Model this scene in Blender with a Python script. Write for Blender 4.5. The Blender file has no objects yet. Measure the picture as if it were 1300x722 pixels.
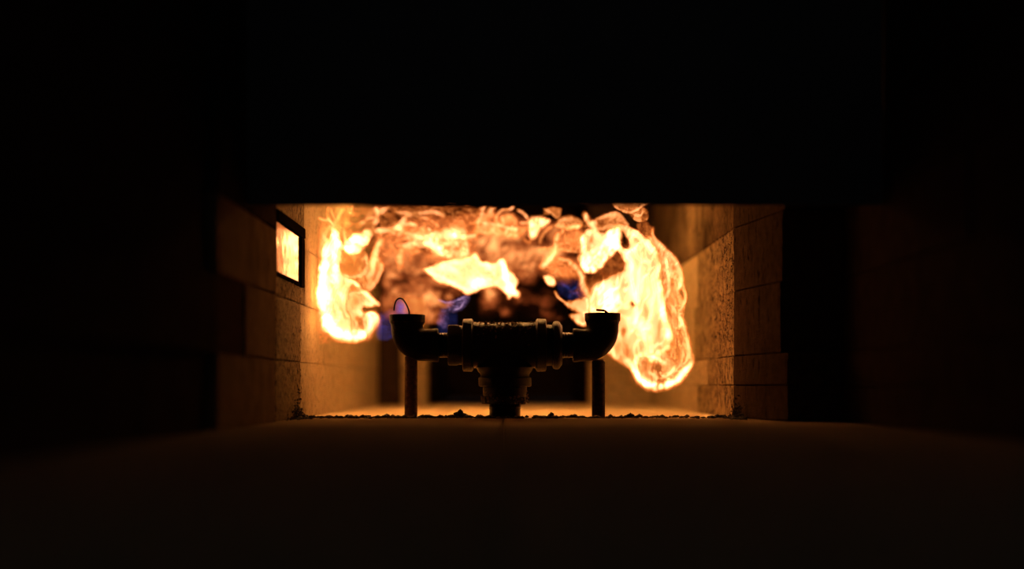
import bpy, bmesh, math, random
import numpy as np
from mathutils import Vector, Matrix, noise as mnoise

# ------------------------------------------------------------------ scales
# The burner stands DB metres in front of the lens; at that distance one
# photo pixel is PX metres.  HC is the lens height over the hearth.
FPX = 1806.0
DB = 2.26
PX = DB / FPX
HC = 42 * PX
CX, HY = 650.0, 488.0


def X(px, d=1.0):
    return (px - CX) * PX * d


def Z(py, d=1.0):
    return HC + (HY - py) * PX * d


def Y(d):
    return DB * d


scene = bpy.context.scene
C = scene.collection

# ------------------------------------------------------------------ camera
cam_data = bpy.data.cameras.new('camera')
cam = bpy.data.objects.new('camera', cam_data)
C.objects.link(cam)
cam.location = (0, 0, HC)
cam.rotation_euler = (math.radians(90), 0, 0)
cam_data.sensor_width = 36
cam_data.lens = FPX * 36 / 1300
cam_data.shift_y = (HY - 361.0) / 1300.0
cam_data.clip_start = 0.02
cam_data.clip_end = 50
cam_data.dof.use_dof = True
cam_data.dof.focus_distance = DB * 0.99
cam_data.dof.aperture_fstop = 1.25
scene.camera = cam

# ------------------------------------------------------------------ world, exposure
world = bpy.data.worlds.new('night')
scene.world = world
world.use_nodes = True
world.node_tree.nodes['Background'].inputs[0].default_value = (0.9, 1.0, 1.1, 1)
world.node_tree.nodes['Background'].inputs[1].default_value = 0.03
scene.view_settings.view_transform = 'Standard'
scene.view_settings.look = 'None'
scene.view_settings.exposure = 0.0
scene.view_settings.gamma = 1.0
scene.view_settings.use_curve_mapping = False
scene.cycles.transparent_max_bounces = 48
scene.cycles.max_bounces = 6
scene.cycles.diffuse_bounces = 3
scene.cycles.sample_clamp_indirect = 4.0


# ------------------------------------------------------------------ helpers
def link(name, bm, mat, parent=None, smooth=False, bevel=0.0):
    me = bpy.data.meshes.new(name)
    bmesh.ops.recalc_face_normals(bm, faces=bm.faces)
    bm.to_mesh(me)
    bm.free()
    o = bpy.data.objects.new(name, me)
    C.objects.link(o)
    if mat:
        me.materials.append(mat)
    if smooth:
        for p in me.polygons:
            p.use_smooth = True
        if smooth == 'angle':
            me.set_sharp_from_angle(angle=math.radians(38))
    if parent:
        o.parent = parent
    return o


def tag(o, label=None, cat=None, group=None, kind=None):
    if label: o['label'] = label
    if cat: o['category'] = cat
    if group: o['group'] = group
    if kind: o['kind'] = kind
    return o


def empty(name, loc=(0, 0, 0)):
    o = bpy.data.objects.new(name, None)
    o.empty_display_size = 0.02
    o.location = loc
    C.objects.link(o)
    return o


def box_bm(x0, x1, y0, y1, z0, z1, bevel=0.0, bm=None, jit=0.0, rnd=None):
    own = bm is None
    bm = bm or bmesh.new()
    vs = []
    for z in (z0, z1):
        for (x, y) in ((x0, y0), (x1, y0), (x1, y1), (x0, y1)):
            j = [(rnd.uniform(-jit, jit) if rnd else 0) for _ in range(3)]
            vs.append(bm.verts.new((x + j[0], y + j[1], z + j[2])))
    f = [(3, 2, 1, 0), (4, 5, 6, 7), (0, 1, 5, 4), (1, 2, 6, 5), (2, 3, 7, 6), (3, 0, 4, 7)]
    fs = [bm.faces.new([vs[i] for i in q]) for q in f]
    if bevel and own:
        bmesh.ops.bevel(bm, geom=list(bm.edges), offset=bevel, segments=1, affect='EDGES', profile=0.5)
    return bm


def lathe(bm, profile, origin, axis, up, seg=48, closed=False, facets=None):
    """profile: (t, r) along axis.  facets: set of indices drawn with 6 flats."""
    axis = Vector(axis).normalized()
    up = Vector(up).normalized()
    side = axis.cross(up)
    o = Vector(origin)
    rings = []
    for i, pr in enumerate(profile):
        t, r = pr[0], pr[1]
        hexa = len(pr) > 2 and pr[2]
        ring = []
        for k in range(seg):
            a = 2 * math.pi * k / seg
            rr = r
            if hexa:
                m = (a + math.pi / hexa) % (2 * math.pi / hexa) - math.pi / hexa
                rr = r * math.cos(math.pi / hexa) / math.cos(m)
                rr = min(rr, r * 0.985)
            ring.append(bm.verts.new(o + axis * t + (up * math.cos(a) + side * math.sin(a)) * rr))
        rings.append(ring)
    for i in range(len(rings) - 1):
        for k in range(seg):
            bm.faces.new((rings[i][k], rings[i][(k + 1) % seg], rings[i + 1][(k + 1) % seg], rings[i + 1][k]))
    if closed:
        for k in range(seg):
            bm.faces.new((rings[-1][k], rings[-1][(k + 1) % seg], rings[0][(k + 1) % seg], rings[0][k]))
    else:
        bm.faces.new(rings[0]); bm.faces.new(list(reversed(rings[-1])))
    return bm


def tube(bm, pts, rad, seg=10):
    pts = [Vector(p) for p in pts]
    rings = []
    prev = None
    for i, p in enumerate(pts):
        t = (pts[min(i + 1, len(pts) - 1)] - pts[max(i - 1, 0)]).normalized()
        if prev is None:
            n = t.cross(Vector((0, 1, 0.01))).normalized()
        else:
            n = (prev - t * prev.dot(t)).normalized()
        prev = n
        b = t.cross(n)
        r = rad[i] if isinstance(rad, (list, tuple)) else rad
        rings.append([bm.verts.new(p + (n * math.cos(2 * math.pi * k / seg) + b * math.sin(2 * math.pi * k / seg)) * r) for k in range(seg)])
    for i in range(len(rings) - 1):
        for k in range(seg):
            bm.faces.new((rings[i][k], rings[i][(k + 1) % seg], rings[i + 1][(k + 1) % seg], rings[i + 1][k]))
    bm.faces.new(rings[0]); bm.faces.new(list(reversed(rings[-1])))
    return bm


# ------------------------------------------------------------------ materials
def material(name, c1, c2, scale=40, rough=0.9, bump=0.4, bscale=300, bdist=0.002, metal=0.0,
             spots=None, coat=0.0, streak=None, spec=0.3):
    m = bpy.data.materials.new(name)
    m.use_nodes = True
    nt = m.node_tree
    N, L = nt.nodes, nt.links
    p = N['Principled BSDF']
    p.inputs['Roughness'].default_value = rough
    p.inputs['Metallic'].default_value = metal
    p.inputs['Specular IOR Level'].default_value = spec
    tc = N.new('ShaderNodeTexCoord')
    geo = N.new('ShaderNodeNewGeometry')
    n1 = N.new('ShaderNodeTexNoise'); n1.inputs['Scale'].default_value = scale
    n1.inputs['Detail'].default_value = 6; n1.inputs['Roughness'].default_value = 0.65
    L.new(geo.outputs['Position'], n1.inputs['Vector'])
    mix = N.new('ShaderNodeMix'); mix.data_type = 'RGBA'
    mix.inputs[6].default_value = (*c1, 1); mix.inputs[7].default_value = (*c2, 1)
    cr = N.new('ShaderNodeValToRGB')
    cr.color_ramp.elements[0].position = 0.35; cr.color_ramp.elements[1].position = 0.65
    L.new(n1.outputs[0], cr.inputs[0]); L.new(cr.outputs[0], mix.inputs[0])
    out = mix.outputs[2]
    if spots:
        sc, thr, col = spots
        n3 = N.new('ShaderNodeTexNoise'); n3.inputs['Scale'].default_value = sc
        n3.inputs['Detail'].default_value = 8; n3.inputs['Roughness'].default_value = 0.7
        mp3 = N.new('ShaderNodeMapping')
        mp3.inputs['Scale'].default_value = (1, 1, 0.35)
        L.new(geo.outputs['Position'], mp3.inputs['Vector'])
        L.new(mp3.outputs[0], n3.inputs['Vector'])
        r3 = N.new('ShaderNodeValToRGB')
        r3.color_ramp.elements[0].position = thr; r3.color_ramp.elements[1].position = thr + 0.05
        L.new(n3.outputs[0], r3.inputs[0])
        mx = N.new('ShaderNodeMix'); mx.data_type = 'RGBA'
        mx.inputs[7].default_value = (*col, 1)
        L.new(out, mx.inputs[6]); L.new(r3.outputs[0], mx.inputs[0])
        out = mx.outputs[2]
    L.new(out, p.inputs['Base Color'])
    n2 = N.new('ShaderNodeTexNoise'); n2.inputs['Scale'].default_value = bscale
    n2.inputs['Detail'].default_value = 5; n2.inputs['Roughness'].default_value = 0.7
    if streak:
        mp = N.new('ShaderNodeMapping'); mp.inputs['Scale'].default_value = streak
        L.new(geo.outputs['Position'], mp.inputs['Vector']); L.new(mp.outputs[0], n2.inputs['Vector'])
    else:
        L.new(geo.outputs['Position'], n2.inputs['Vector'])
    b = N.new('ShaderNodeBump'); b.inputs['Strength'].default_value = bump; b.inputs['Distance'].default_value = bdist
    L.new(n2.outputs[0], b.inputs['Height']); L.new(b.outputs[0], p.inputs['Normal'])
    return m


M_LINING = material('fireclay_lining', (.64, .48, .26), (.76, .60, .36), scale=25, bump=1.0, bscale=300, bdist=0.016,
                    spots=(230, .56, (.10, .055, .025)), streak=(1, 1, .40), spec=.1)
M_CRUST = material('crusted_scorched_brick', (.42, .28, .125), (.62, .43, .21), scale=90, bump=1.0, bscale=380, bdist=0.02,
                   spots=(260, .50, (.035, .02, .011)), streak=(1, 1, .45), spec=.03)
M_ORANGE = material('grainy_orange_brick', (.54, .38, .18), (.70, .52, .27), scale=40, bump=1.0, bscale=340, bdist=0.02,
                    spots=(210, .495, (.05, .028, .013)), streak=(1, 1, .36), spec=.05)
M_FRONT = material('dark_brown_brick', (.12, .078, .045), (.20, .13, .075), scale=30, bump=0.9, bscale=260, bdist=0.006,
                   spots=(60, .58, (.06, .036, .02)), spec=0)  # darker brown brick, lower left front courses and back-left corner
M_MOUTH = material('dark_mouth_brick', (.045, .029, .017), (.085, .055, .033), scale=60, bump=1.0, bscale=260, bdist=0.008,
                   spots=(90, .56, (.02, .013, .008)), spec=0)  # darker brick for the flared right mouth
M_UPPER = material('patchy_dark_brick', (.06, .04, .022), (.24, .16, .08), scale=11, bump=0.9, bscale=260, bdist=0.01,
                   spots=(200, .54, (.03, .018, .011)), spec=0)  # darker, patchy brick for the upper right courses
M_DARK = material('black_shade_brick', (.022, .015, .012), (.036, .025, .02), scale=30, bump=0.8, bscale=220, bdist=0.004, spec=0)  # brick with shade put into its colour, near black
M_MORTAR = material('dark_mortar', (.03, .018, .012), (.05, .03, .02), scale=60, bump=0.6, spec=0)
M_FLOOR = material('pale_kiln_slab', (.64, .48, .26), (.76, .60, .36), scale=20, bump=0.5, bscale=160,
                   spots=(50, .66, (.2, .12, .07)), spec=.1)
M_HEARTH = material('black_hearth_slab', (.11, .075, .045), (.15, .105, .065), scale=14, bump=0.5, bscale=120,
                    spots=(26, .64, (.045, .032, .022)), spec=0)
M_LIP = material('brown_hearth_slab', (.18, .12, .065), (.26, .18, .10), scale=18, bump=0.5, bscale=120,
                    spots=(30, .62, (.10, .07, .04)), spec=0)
M_LINTEL = material('black_steel_plate', (.055, .055, .055), (.065, .063, .063), scale=12, bump=0.2, rough=.9, spec=0)
M_IRON = material('black_cast_iron', (.006, .005, .0045), (.016, .011, .009), scale=120, spec=.12, rough=.4, bump=.9,
                  bscale=650, bdist=.0015, metal=.1)
M_IRON_S = material('smooth_black_iron', (.006, .005, .0045), (.01, .008, .007), scale=80, spec=.12, rough=.35, bump=.35,
                    bscale=500, bdist=.0008, metal=.4)
M_ELBOW = material('matt_black_iron', (.006, .005, .0045), (.014, .010, .008), scale=120, rough=.5, bump=.7, bscale=500, bdist=.001, spec=.03)
M_RUST = material('rusty_scaled_pipe', (.09, .055, .035), (.26, .14, .07), scale=160, rough=.8, bump=.8,
                  bscale=500, bdist=.0015, metal=.1)
M_SCALE = material('heat_flaked_iron', (.10, .055, .03), (.32, .19, .10), scale=400, rough=.7, bump=1.0,
                   bscale=900, bdist=.002, metal=.2)
M_POST = material('black_pipe', (.02, .012, .008), (.07, .04, .022), scale=160, rough=.8, bump=.8, bscale=500, bdist=.0015, spec=.1)
M_WIRE = material('black_wire', (.01, .009, .008), (.015, .012, .01), rough=.6, bump=.1, metal=.5)
M_CRUMB = material('charred_crumb', (.012, .009, .008), (.05, .028, .016), scale=200, bump=.8, bscale=800)
M_FRAME = material('dark_steel_frame', (.005, .0035, .003), (.012, .008, .005), scale=300, rough=.9, bump=.8, metal=0, spec=0,
                   bscale=400, bdist=.001)


def glass_mat():
    m = bpy.data.materials.new('heatproof_glass')
    m.use_nodes = True
    nt = m.node_tree; N, L = nt.nodes, nt.links
    p = N['Principled BSDF']
    p.inputs['Base Color'].default_value = (.10, .055, .025, 1)
    p.inputs['Metallic'].default_value = 1.0
    p.inputs['Roughness'].default_value = .10
    n = N.new('ShaderNodeTexNoise'); n.inputs['Scale'].default_value = 40
    geo = N.new('ShaderNodeNewGeometry'); L.new(geo.outputs['Position'], n.inputs['Vector'])
    b = N.new('ShaderNodeBump'); b.inputs['Strength'].default_value = .25; b.inputs['Distance'].default_value = .002
    L.new(n.outputs[0], b.inputs['Height']); L.new(b.outputs[0], p.inputs['Normal'])
    return m


M_GLASS = glass_mat()


def flame_mat(name):
    m = bpy.data.materials.new(name)
    m.use_nodes = True
    nt = m.node_tree; N, L = nt.nodes, nt.links
    N.clear()
    out = N.new('ShaderNodeOutputMaterial')
    at = N.new('ShaderNodeAttribute'); at.attribute_name = 'glow'; at.attribute_type = 'GEOMETRY'
    em = N.new('ShaderNodeEmission'); em.inputs[1].default_value = 0.5
    tr = N.new('ShaderNodeBsdfTransparent')
    ad = N.new('ShaderNodeAddShader')
    L.new(at.outputs['Color'], em.inputs[0])
    L.new(em.outputs[0], ad.inputs[0]); L.new(tr.outputs[0], ad.inputs[1]); L.new(ad.outputs[0], out.inputs[0])
    m.cycles.emission_sampling = 'AUTO'
    return m


M_FLAME = flame_mat('burning_gas')

# ------------------------------------------------------------------ setting
WL, WR = -265 * PX, 280 * PX          # inner faces of the chamber walls
YB = Y(1.556)                          # back wall
ZTOP = 0.60
rnd = random.Random(7)


def structure(name, loc=(0, 0, 0)):
    return tag(empty(name, loc), kind='structure')


# floor -------------------------------------------------------------
floor = structure('floor')
YS = Y(0.992)


def slab(x0, x1, y0, y1, mat, z1=0.0, bev=.0012):
    return link('slab', box_bm(x0, x1, y0, y1, z1 - .05, z1, bev), mat, floor)


seam = X(640)
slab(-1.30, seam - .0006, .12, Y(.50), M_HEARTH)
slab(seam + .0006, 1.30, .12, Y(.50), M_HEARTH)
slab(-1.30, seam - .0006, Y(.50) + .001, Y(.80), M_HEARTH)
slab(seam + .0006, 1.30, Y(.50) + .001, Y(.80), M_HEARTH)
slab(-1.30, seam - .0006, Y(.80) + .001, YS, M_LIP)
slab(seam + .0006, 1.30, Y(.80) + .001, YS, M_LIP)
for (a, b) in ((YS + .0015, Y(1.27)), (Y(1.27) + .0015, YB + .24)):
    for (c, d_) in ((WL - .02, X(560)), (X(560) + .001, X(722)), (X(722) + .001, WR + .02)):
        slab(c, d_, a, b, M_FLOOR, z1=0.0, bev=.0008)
box = box_bm(-1.4, 1.4, .05, YB + .6, -.12, -.053)
link('bed', box, M_MORTAR, floor)


# walls -------------------------------------------------------------
def brick(parent, x0, x1, y0, y1, z0, z1, mat, jit=.0005, bev=.0013):
    return link('brick', box_bm(min(x0, x1), max(x0, x1), y0, y1, z0, z1, bev, jit=jit, rnd=rnd), mat, parent)


G = .0007   # joint


def side_wall(parent, sgn, face_of, courses, joints, mats, ymort):
    """bricks course by course; joints = list of y positions per course; face_of(y_mid, course) = inner x"""
    for ci, (z0, z1) in enumerate(courses):
        ys = joints[ci]
        for k in range(len(ys) - 1):
            f = face_of(k, ci, ys[k], ys[k + 1])
            if f is None:
                continue
            depth = .115
            brick(parent, f, f + sgn * depth, ys[k] + G, ys[k + 1] - G, z0 + G * .6, z1 - G * .6, mats(k, ci, ys[k], ys[k + 1]))


# left wall
wall_left = structure('wall_left')
zl = [0.0, .0875, .179, .27, .362, .455]
left_courses = [(zl[i], zl[i + 1]) for i in range(5)] + [(.455, .62), (.62, .80)]
PY0, PY1 = Y(.885), Y(1.004)         # the peep-hole bay
ZP0, ZP1 = Z(365, 1.0), Z(292, 1.0)
yA, yB_ = Y(.71), Y(.784)
left_joints = [
    [Y(.22), Y(.34), Y(.46), Y(.58), yA, Y(.80), Y(.885), Y(.985), Y(1.06), Y(1.17), Y(1.28), Y(1.39), YB + .1],
    [Y(.22), Y(.33), Y(.44), Y(.56), Y(.67), yB_, Y(.885), Y(.985), Y(1.11), Y(1.22), Y(1.33), Y(1.44), YB + .1],
    [Y(.22), Y(.34), Y(.46), Y(.58), yA, Y(.80), PY0, PY1, Y(1.10), Y(1.21), Y(1.32), Y(1.43), YB + .1],
    [Y(.22), Y(.33), Y(.44), Y(.56), yA, Y(.80), PY0, PY1, Y(1.11), Y(1.22), Y(1.33), Y(1.44), YB + .1],
    [Y(.22), Y(.34), Y(.46), Y(.58), yA, Y(.80), Y(.885), Y(.985), Y(1.06), Y(1.17), Y(1.28), Y(1.39), YB + .1],
    [Y(.22), Y(.5), yA, Y(.95), Y(1.2), YB + .1],
    [Y(.22), Y(.5), yA, Y(.95), Y(1.2), YB + .1],
]


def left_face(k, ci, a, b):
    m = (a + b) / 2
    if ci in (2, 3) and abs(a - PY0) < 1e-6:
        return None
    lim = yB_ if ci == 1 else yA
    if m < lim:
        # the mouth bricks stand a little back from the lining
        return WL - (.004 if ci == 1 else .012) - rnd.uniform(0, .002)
    return WL + rnd.uniform(-.0006, .0006)


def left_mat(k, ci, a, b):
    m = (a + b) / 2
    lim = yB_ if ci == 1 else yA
    if m < lim: return M_DARK  # shade of the outer wall put into the brick colour
    if m < Y(.884): return M_FRONT if ci <= 2 else M_DARK  # upper courses: shadow above the lintel edge put into the colour
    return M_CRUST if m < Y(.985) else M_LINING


# split the second course so that the scorched band follows the focus band
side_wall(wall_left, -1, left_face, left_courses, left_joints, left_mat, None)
# mortar and backing behind the bricks
link('mortar', box_bm(WL - .15, WL - .0035, yA + .004, PY0 - .002, .001, .79), M_MORTAR, wall_left)
link('mortar', box_bm(WL - .15, WL - .0035, PY1 + .002, YB + .09, .001, .79), M_MORTAR, wall_left)
link('mortar', box_bm(WL - .15, WL - .018, Y(.23), yA, .001, .79), M_MORTAR, wall_left)
zq0, zq1 = .179, .362
# short bricks closing the bay under and above the peep-hole
ZW0, ZW1 = Z(362.5, 1.0), Z(293, 1.0)
brick(wall_left, WL, WL - .115, PY0 + G, PY1 - G, .179 + G, ZW0 - .004, M_CRUST)
brick(wall_left, WL, WL - .115, PY0 + G, PY1 - G, ZW1 + .005, .362 - G, M_CRUST)

# peep-hole window: steel frame, tilted glass reflecting the fire
win = tag(empty('window_1', (WL, (PY0 + PY1) / 2, ZW0)), kind='structure')


def wlocal(bm):
    bmesh.ops.translate(bm, verts=bm.verts, vec=(-WL, -(PY0 + PY1) / 2, -ZW0))
    return bm


fy0, fy1 = PY0 + .006, PY1 - .003
link('window_frame', wlocal(box_bm(WL - .05, WL + .003, fy0, fy1, ZW1 - .012, ZW1 + .004, .001)), M_FRAME, win)
link('window_frame', wlocal(box_bm(WL - .05, WL + .002, fy1 - .034, fy1, ZW0 - .003, ZW1 - .0125, .001)), M_FRAME, win)
link('window_frame', wlocal(box_bm(WL - .05, WL - .001, fy0, fy1 - .035, ZW0 - .003, ZW0 + .003, .001)), M_FRAME, win)
link('window_frame', wlocal(box_bm(WL - .05, WL - .002, fy0, fy0 + .005, ZW0 + .0035, ZW1 - .0125, .001)), M_FRAME, win)
link('pane', wlocal(box_bm(WL - .010, WL - .001, fy0 + .0055, fy1 - .0345, ZW0 + .0035, ZW1 - .0125)), M_GLASS, win)
link('backing', wlocal(box_bm(WL - .115, WL - .052, fy0, fy1, ZW0 - .003, ZW1 + .004)), M_MORTAR, win)

# right wall ---------------------------------------------------------
wall_right = structure('wall_right')
zr = [0.0, .0515, .098, .2, .30, .40, .55, .70, .80]
right_courses = [(zr[i], zr[i + 1]) for i in range(8)]
yR0 = Y(.997)       # corner where the mouth begins to flare
yR1 = Y(.885)
XF = 309 * PX


def flare_x(y):
    return WR + (XF - WR) * max(0.0, min(1.0, (yR0 - y) / (yR0 - yR1)))


lin_j = {0: [yR0, Y(1.19), Y(1.30), Y(1.41), YB + .1],
         1: [yR0, Y(1.13), Y(1.25), Y(1.36), Y(1.47), YB + .1],
         2: [yR0, Y(1.21), Y(1.32), Y(1.43), YB + .1]}
for ci, (z0, z1) in enumerate(right_courses):
    ys = lin_j[ci % 3]
    for k in range(len(ys) - 1):
        brick(wall_right, WR + rnd.uniform(-.0006, .0006), WR + .115, ys[k] + G, ys[k + 1] - G, z0 + G * .6, z1 - G * .6,
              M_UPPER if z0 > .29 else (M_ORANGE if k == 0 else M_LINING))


def flare_brick(ya, yb, z0, z1, mat, off=0.0):
    bm = bmesh.new()
    vs = []
    for z in (z0 + G, z1 - G):
        for (x, y) in ((flare_x(ya) + off, ya + G), (flare_x(ya) + off + .13, ya + G), (flare_x(yb) + off + .13, yb - G), (flare_x(yb) + off, yb - G)):
            vs.append(bm.verts.new((x + rnd.uniform(-.0006, .0006), y, z)))
    for q in [(3, 2, 1, 0), (4, 5, 6, 7), (0, 1, 5, 4), (1, 2, 6, 5), (2, 3, 7, 6), (3, 0, 4, 7)]:
        bm.faces.new([vs[i] for i in q])
    bmesh.ops.bevel(bm, geom=list(bm.edges), offset=.0013, segments=1, affect='EDGES', profile=.5)
    return link('brick', bm, mat, wall_right)


for ci, (z0, z1) in enumerate(right_courses):
    if ci <= 1:
        cuts = [yR1, yR0]
    elif ci == 2:
        cuts = [yR1 + .03, Y(.94), yR0]
    else:
        cuts = [yR1 + .02, Y(.955), yR0] if ci % 2 else [yR1 + .01, yR0]
    for k in range(len(cuts) - 1):
        flare_brick(cuts[k], cuts[k + 1], z0, z1, M_MOUTH, off=rnd.uniform(0, .0012))
# outer mouth, stepped back
XO = 372 * PX
for ci, (z0, z1) in enumerate(right_courses):
    ys = [Y(.22), Y(.36), Y(.50), Y(.64), Y(.77), yR1] if ci % 2 else [Y(.22), Y(.29), Y(.43), Y(.57), Y(.71), Y(.82), yR1]
    for k in range(len(ys) - 1):
        brick(wall_right, XO + rnd.uniform(-.001, .001), XO + .115, ys[k] + G, ys[k + 1] - G, z0 + G, z1 - G, M_DARK)
link('mortar', box_bm(WR + .004, WR + .15, yR0, YB + .09, .001, .79), M_MORTAR, wall_right)
link('mortar', box_bm(XF + .012, XO + .15, yR1 + .02, yR0, .001, .79), M_MORTAR, wall_right)
link('mortar', box_bm(XO + .004, XO + .15, Y(.23), yR1, .001, .79), M_MORTAR, wall_right)

# coarse grains standing out of the scorched faces
rg = random.Random(5)
for (par, cx_, sg, lo, hi) in ((wall_left, WL, 1, .887, .990), (wall_right, WR, -1, .998, 1.11)):
    bm = bmesh.new()
    for i in range(1500):
        dd = lo + (hi - lo) * rg.random()
        z = rg.uniform(.002, .30)
        if sg > 0 and ZW0 - .004 < z < ZW1 + .006:
            continue
        s_ = rg.uniform(.35, 1.25) * PX
        m_ = Matrix.Translation((cx_, Y(dd), z)) @ Matrix.Rotation(rg.uniform(0, 6), 4, 'X') @ Matrix.Diagonal((s_ * .8, s_ * rg.uniform(.8, 1.6), s_ * rg.uniform(.8, 1.8), 1))
        bmesh.ops.create_icosphere(bm, subdivisions=1, radius=1, matrix=m_)
    tag(link('crust_grain', bm, M_CRUST if sg > 0 else M_ORANGE, par), kind='stuff')

# back wall with the black flue opening ------------------------------
wall_back = structure('wall_back')
OX0, OX1 = X(541, 1.556), X(749, 1.556)
zb = [0.0, .0875, .179, .27, .362, .455, .55, .65]
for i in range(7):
    brick(wall_back, WL + .002, X(509, 1.556) - G, YB + .02, YB + .11, zb[i] + G, zb[i + 1] - G, M_FRONT)  # shade of the recessed corner painted in as darker brick
    brick(wall_back, X(509, 1.556), OX0, YB, YB + .11, zb[i] + G, zb[i + 1] - G, M_LINING if i < 3 else M_DARK)  # both sides: shade of the upper courses is in the black colour
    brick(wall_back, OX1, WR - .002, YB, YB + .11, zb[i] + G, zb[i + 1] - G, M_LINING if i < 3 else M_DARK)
link('mortar', box_bm(WL, OX0 - .004, YB + .004, YB + .15, .001, .65), M_MORTAR, wall_back)
link('mortar', box_bm(OX1 + .004, WR, YB + .004, YB + .15, .001, .65), M_MORTAR, wall_back)
# black flue passage behind the opening
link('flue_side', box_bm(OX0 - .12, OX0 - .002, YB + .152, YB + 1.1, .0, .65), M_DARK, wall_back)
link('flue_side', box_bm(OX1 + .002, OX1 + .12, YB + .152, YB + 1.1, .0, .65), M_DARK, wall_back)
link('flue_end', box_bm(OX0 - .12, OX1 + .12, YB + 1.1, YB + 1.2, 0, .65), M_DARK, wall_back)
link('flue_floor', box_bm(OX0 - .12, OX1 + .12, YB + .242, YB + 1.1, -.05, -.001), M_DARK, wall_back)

# ceiling and lintel --------------------------------------------------
ceiling = tag(link('ceiling', box_bm(WL - .1, WR + .1, Y(.86) + .02, YB + 1.2, ZTOP + .056, ZTOP + .12), M_DARK), kind='structure')
DL = .79
trim = tag(link('trim_1', box_bm(WL - .004, XO - .0015, Y(DL) - .006, Y(DL), Z(261, DL), 1.0), M_LINTEL), kind='structure')
wall_front = tag(link('wall_front', box_bm(-1.4, 1.4, Y(DL) + .116, Y(DL) + .2, .81, 1.25), M_LINTEL), kind='structure')
# outer kiln face left and right of the mouth (seen only as darkness)
link('outer_face', box_bm(WL - .9, WL - .152, Y(.20), Y(DL) + .2, .0, 1.0), M_LINTEL, wall_front)
link('outer_face', box_bm(XO + .152, XO + .9, Y(.20), Y(DL) + .2, .0, 1.0), M_LINTEL, wall_front)

# ------------------------------------------------------------------ burner
burner = tag(empty('pipe_burner', (X(641), DB, 0)),
             'black cast-iron pipe burner, a tee carrying two upturned elbow nozzles', 'burner')
BO = Vector((X(641), DB, 0))
AXZ = Z(438)


def bl(bm):
    bmesh.ops.translate(bm, verts=bm.verts, vec=-BO)
    return bm


def hx(px): return (px - 641) * PX


def hprof(lst):   # (px, r[, n]) -> lathe profile along +X
    return [(hx(p[0]), p[1] * PX) + tuple(p[2:]) for p in lst]


def horiz(name, lst, mat=M_IRON, smooth='angle', seg=48):
    bm = bmesh.new()
    lathe(bm, hprof(lst), (X(641), DB, AXZ), (1, 0, 0), (0, 0, 1), seg)
    return link(name, bl(bm), mat, burner, smooth)


def vert(name, lst, x=641, mat=M_IRON, seg=48, parent=burner, smooth='angle', off=None):
    """lst (py, r[, n]) downwards"""
    bm = bmesh.new()
    prof = [(Z(p[0]), p[1] * PX) + tuple(p[2:]) for p in sorted(lst, key=lambda q: -q[0])]
    lathe(bm, prof, (X(x), DB, 0), (0, 0, 1), (1, 0, 0), seg)
    bl(bm)
    return link(name, bm, mat, parent, smooth)


# tee: run body, two banded collars, branch
bm = bmesh.new()
lathe(bm, hprof([(587.5, 31), (588.5, 33.2), (599, 33.6), (600.5, 32), (601.5, 29.2), (612, 28.6), (640, 28.4), (668, 28.6), (679.5, 29.2),
                 (680.5, 32), (682, 33.6), (692.5, 33.2), (693.5, 31)]), (X(641), DB, AXZ), (1, 0, 0), (0, 0, 1), 56)
lathe(bm, [(Z(p[0]), p[1] * PX) for p in
           [(490.5, 31.5), (489.5, 33.6), (479.5, 33.6), (478, 31), (474.5, 31.2), (471, 34), (466, 36), (455, 30), (440, 20)]],
      (X(641), DB, 0), (0, 0, 1), (1, 0, 0), 56)
for v in bm.verts:
    n = mnoise.noise(v.co * 160)
    v.co += Vector((v.co.x - X(641), v.co.y - DB, v.co.z - AXZ)).normalized() * n * .0006
link('tee_fitting', bl(bm), M_IRON, burner, 'angle')

# rusted scale flaking off the top of the tee body
bm = bmesh.new()
rs = random.Random(3)
for i in range(230):
    px = rs.uniform(602, 680)
    a = rs.gauss(0, .55)
    r = (28.6 + rs.uniform(-.2, 1.2)) * PX
    c = Vector((X(px), DB + math.sin(a) * r, AXZ + math.cos(a) * r))
    s = rs.uniform(.7, 2.0) * PX
    mat_ = Matrix.Translation(c) @ Matrix.Rotation(rs.uniform(0, 6), 4, 'X') @ Matrix.Rotation(rs.uniform(0, 6), 4, 'Z') @ Matrix.Diagonal((s * rs.uniform(.8, 2), s, s * .5, 1))
    bmesh.ops.create_icosphere(bm, subdivisions=1, radius=.8, matrix=mat_)
scale = link('rust_scale', bl(bm), M_SCALE, burner)
tag(scale, 'rough rust flakes along the top of the tee', kind='stuff')

# left arm
horiz('union_nut', [(569, 25), (570, 27.4, 8), (579, 27.6, 8), (583, 26.6, 8), (584, 25), (588, 24.5)])
horiz('nipple', [(553, 15.2), (558, 15.4), (559, 16), (560, 15.2), (561.5, 16), (563, 15.2), (564.5, 16), (566, 15.2), (567.5, 16), (569, 15.2), (575, 15.2)], M_IRON_S)
# right arm
horiz('reducer', [(692, 26), (700.5, 26), (701.5, 24)])
horiz('locking_ring', [(701, 26.5), (702.5, 29.5), (705, 30.6), (708, 30.6), (710.5, 29.3), (712, 26.5), (713.5, 25)])
horiz('nipple', [(708, 15.6), (713, 16), (716, 16.4), (717, 15.6), (719, 16.4), (720, 15.6), (722, 16.4), (724, 15.6), (732, 15.6)], M_IRON_S)


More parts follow.
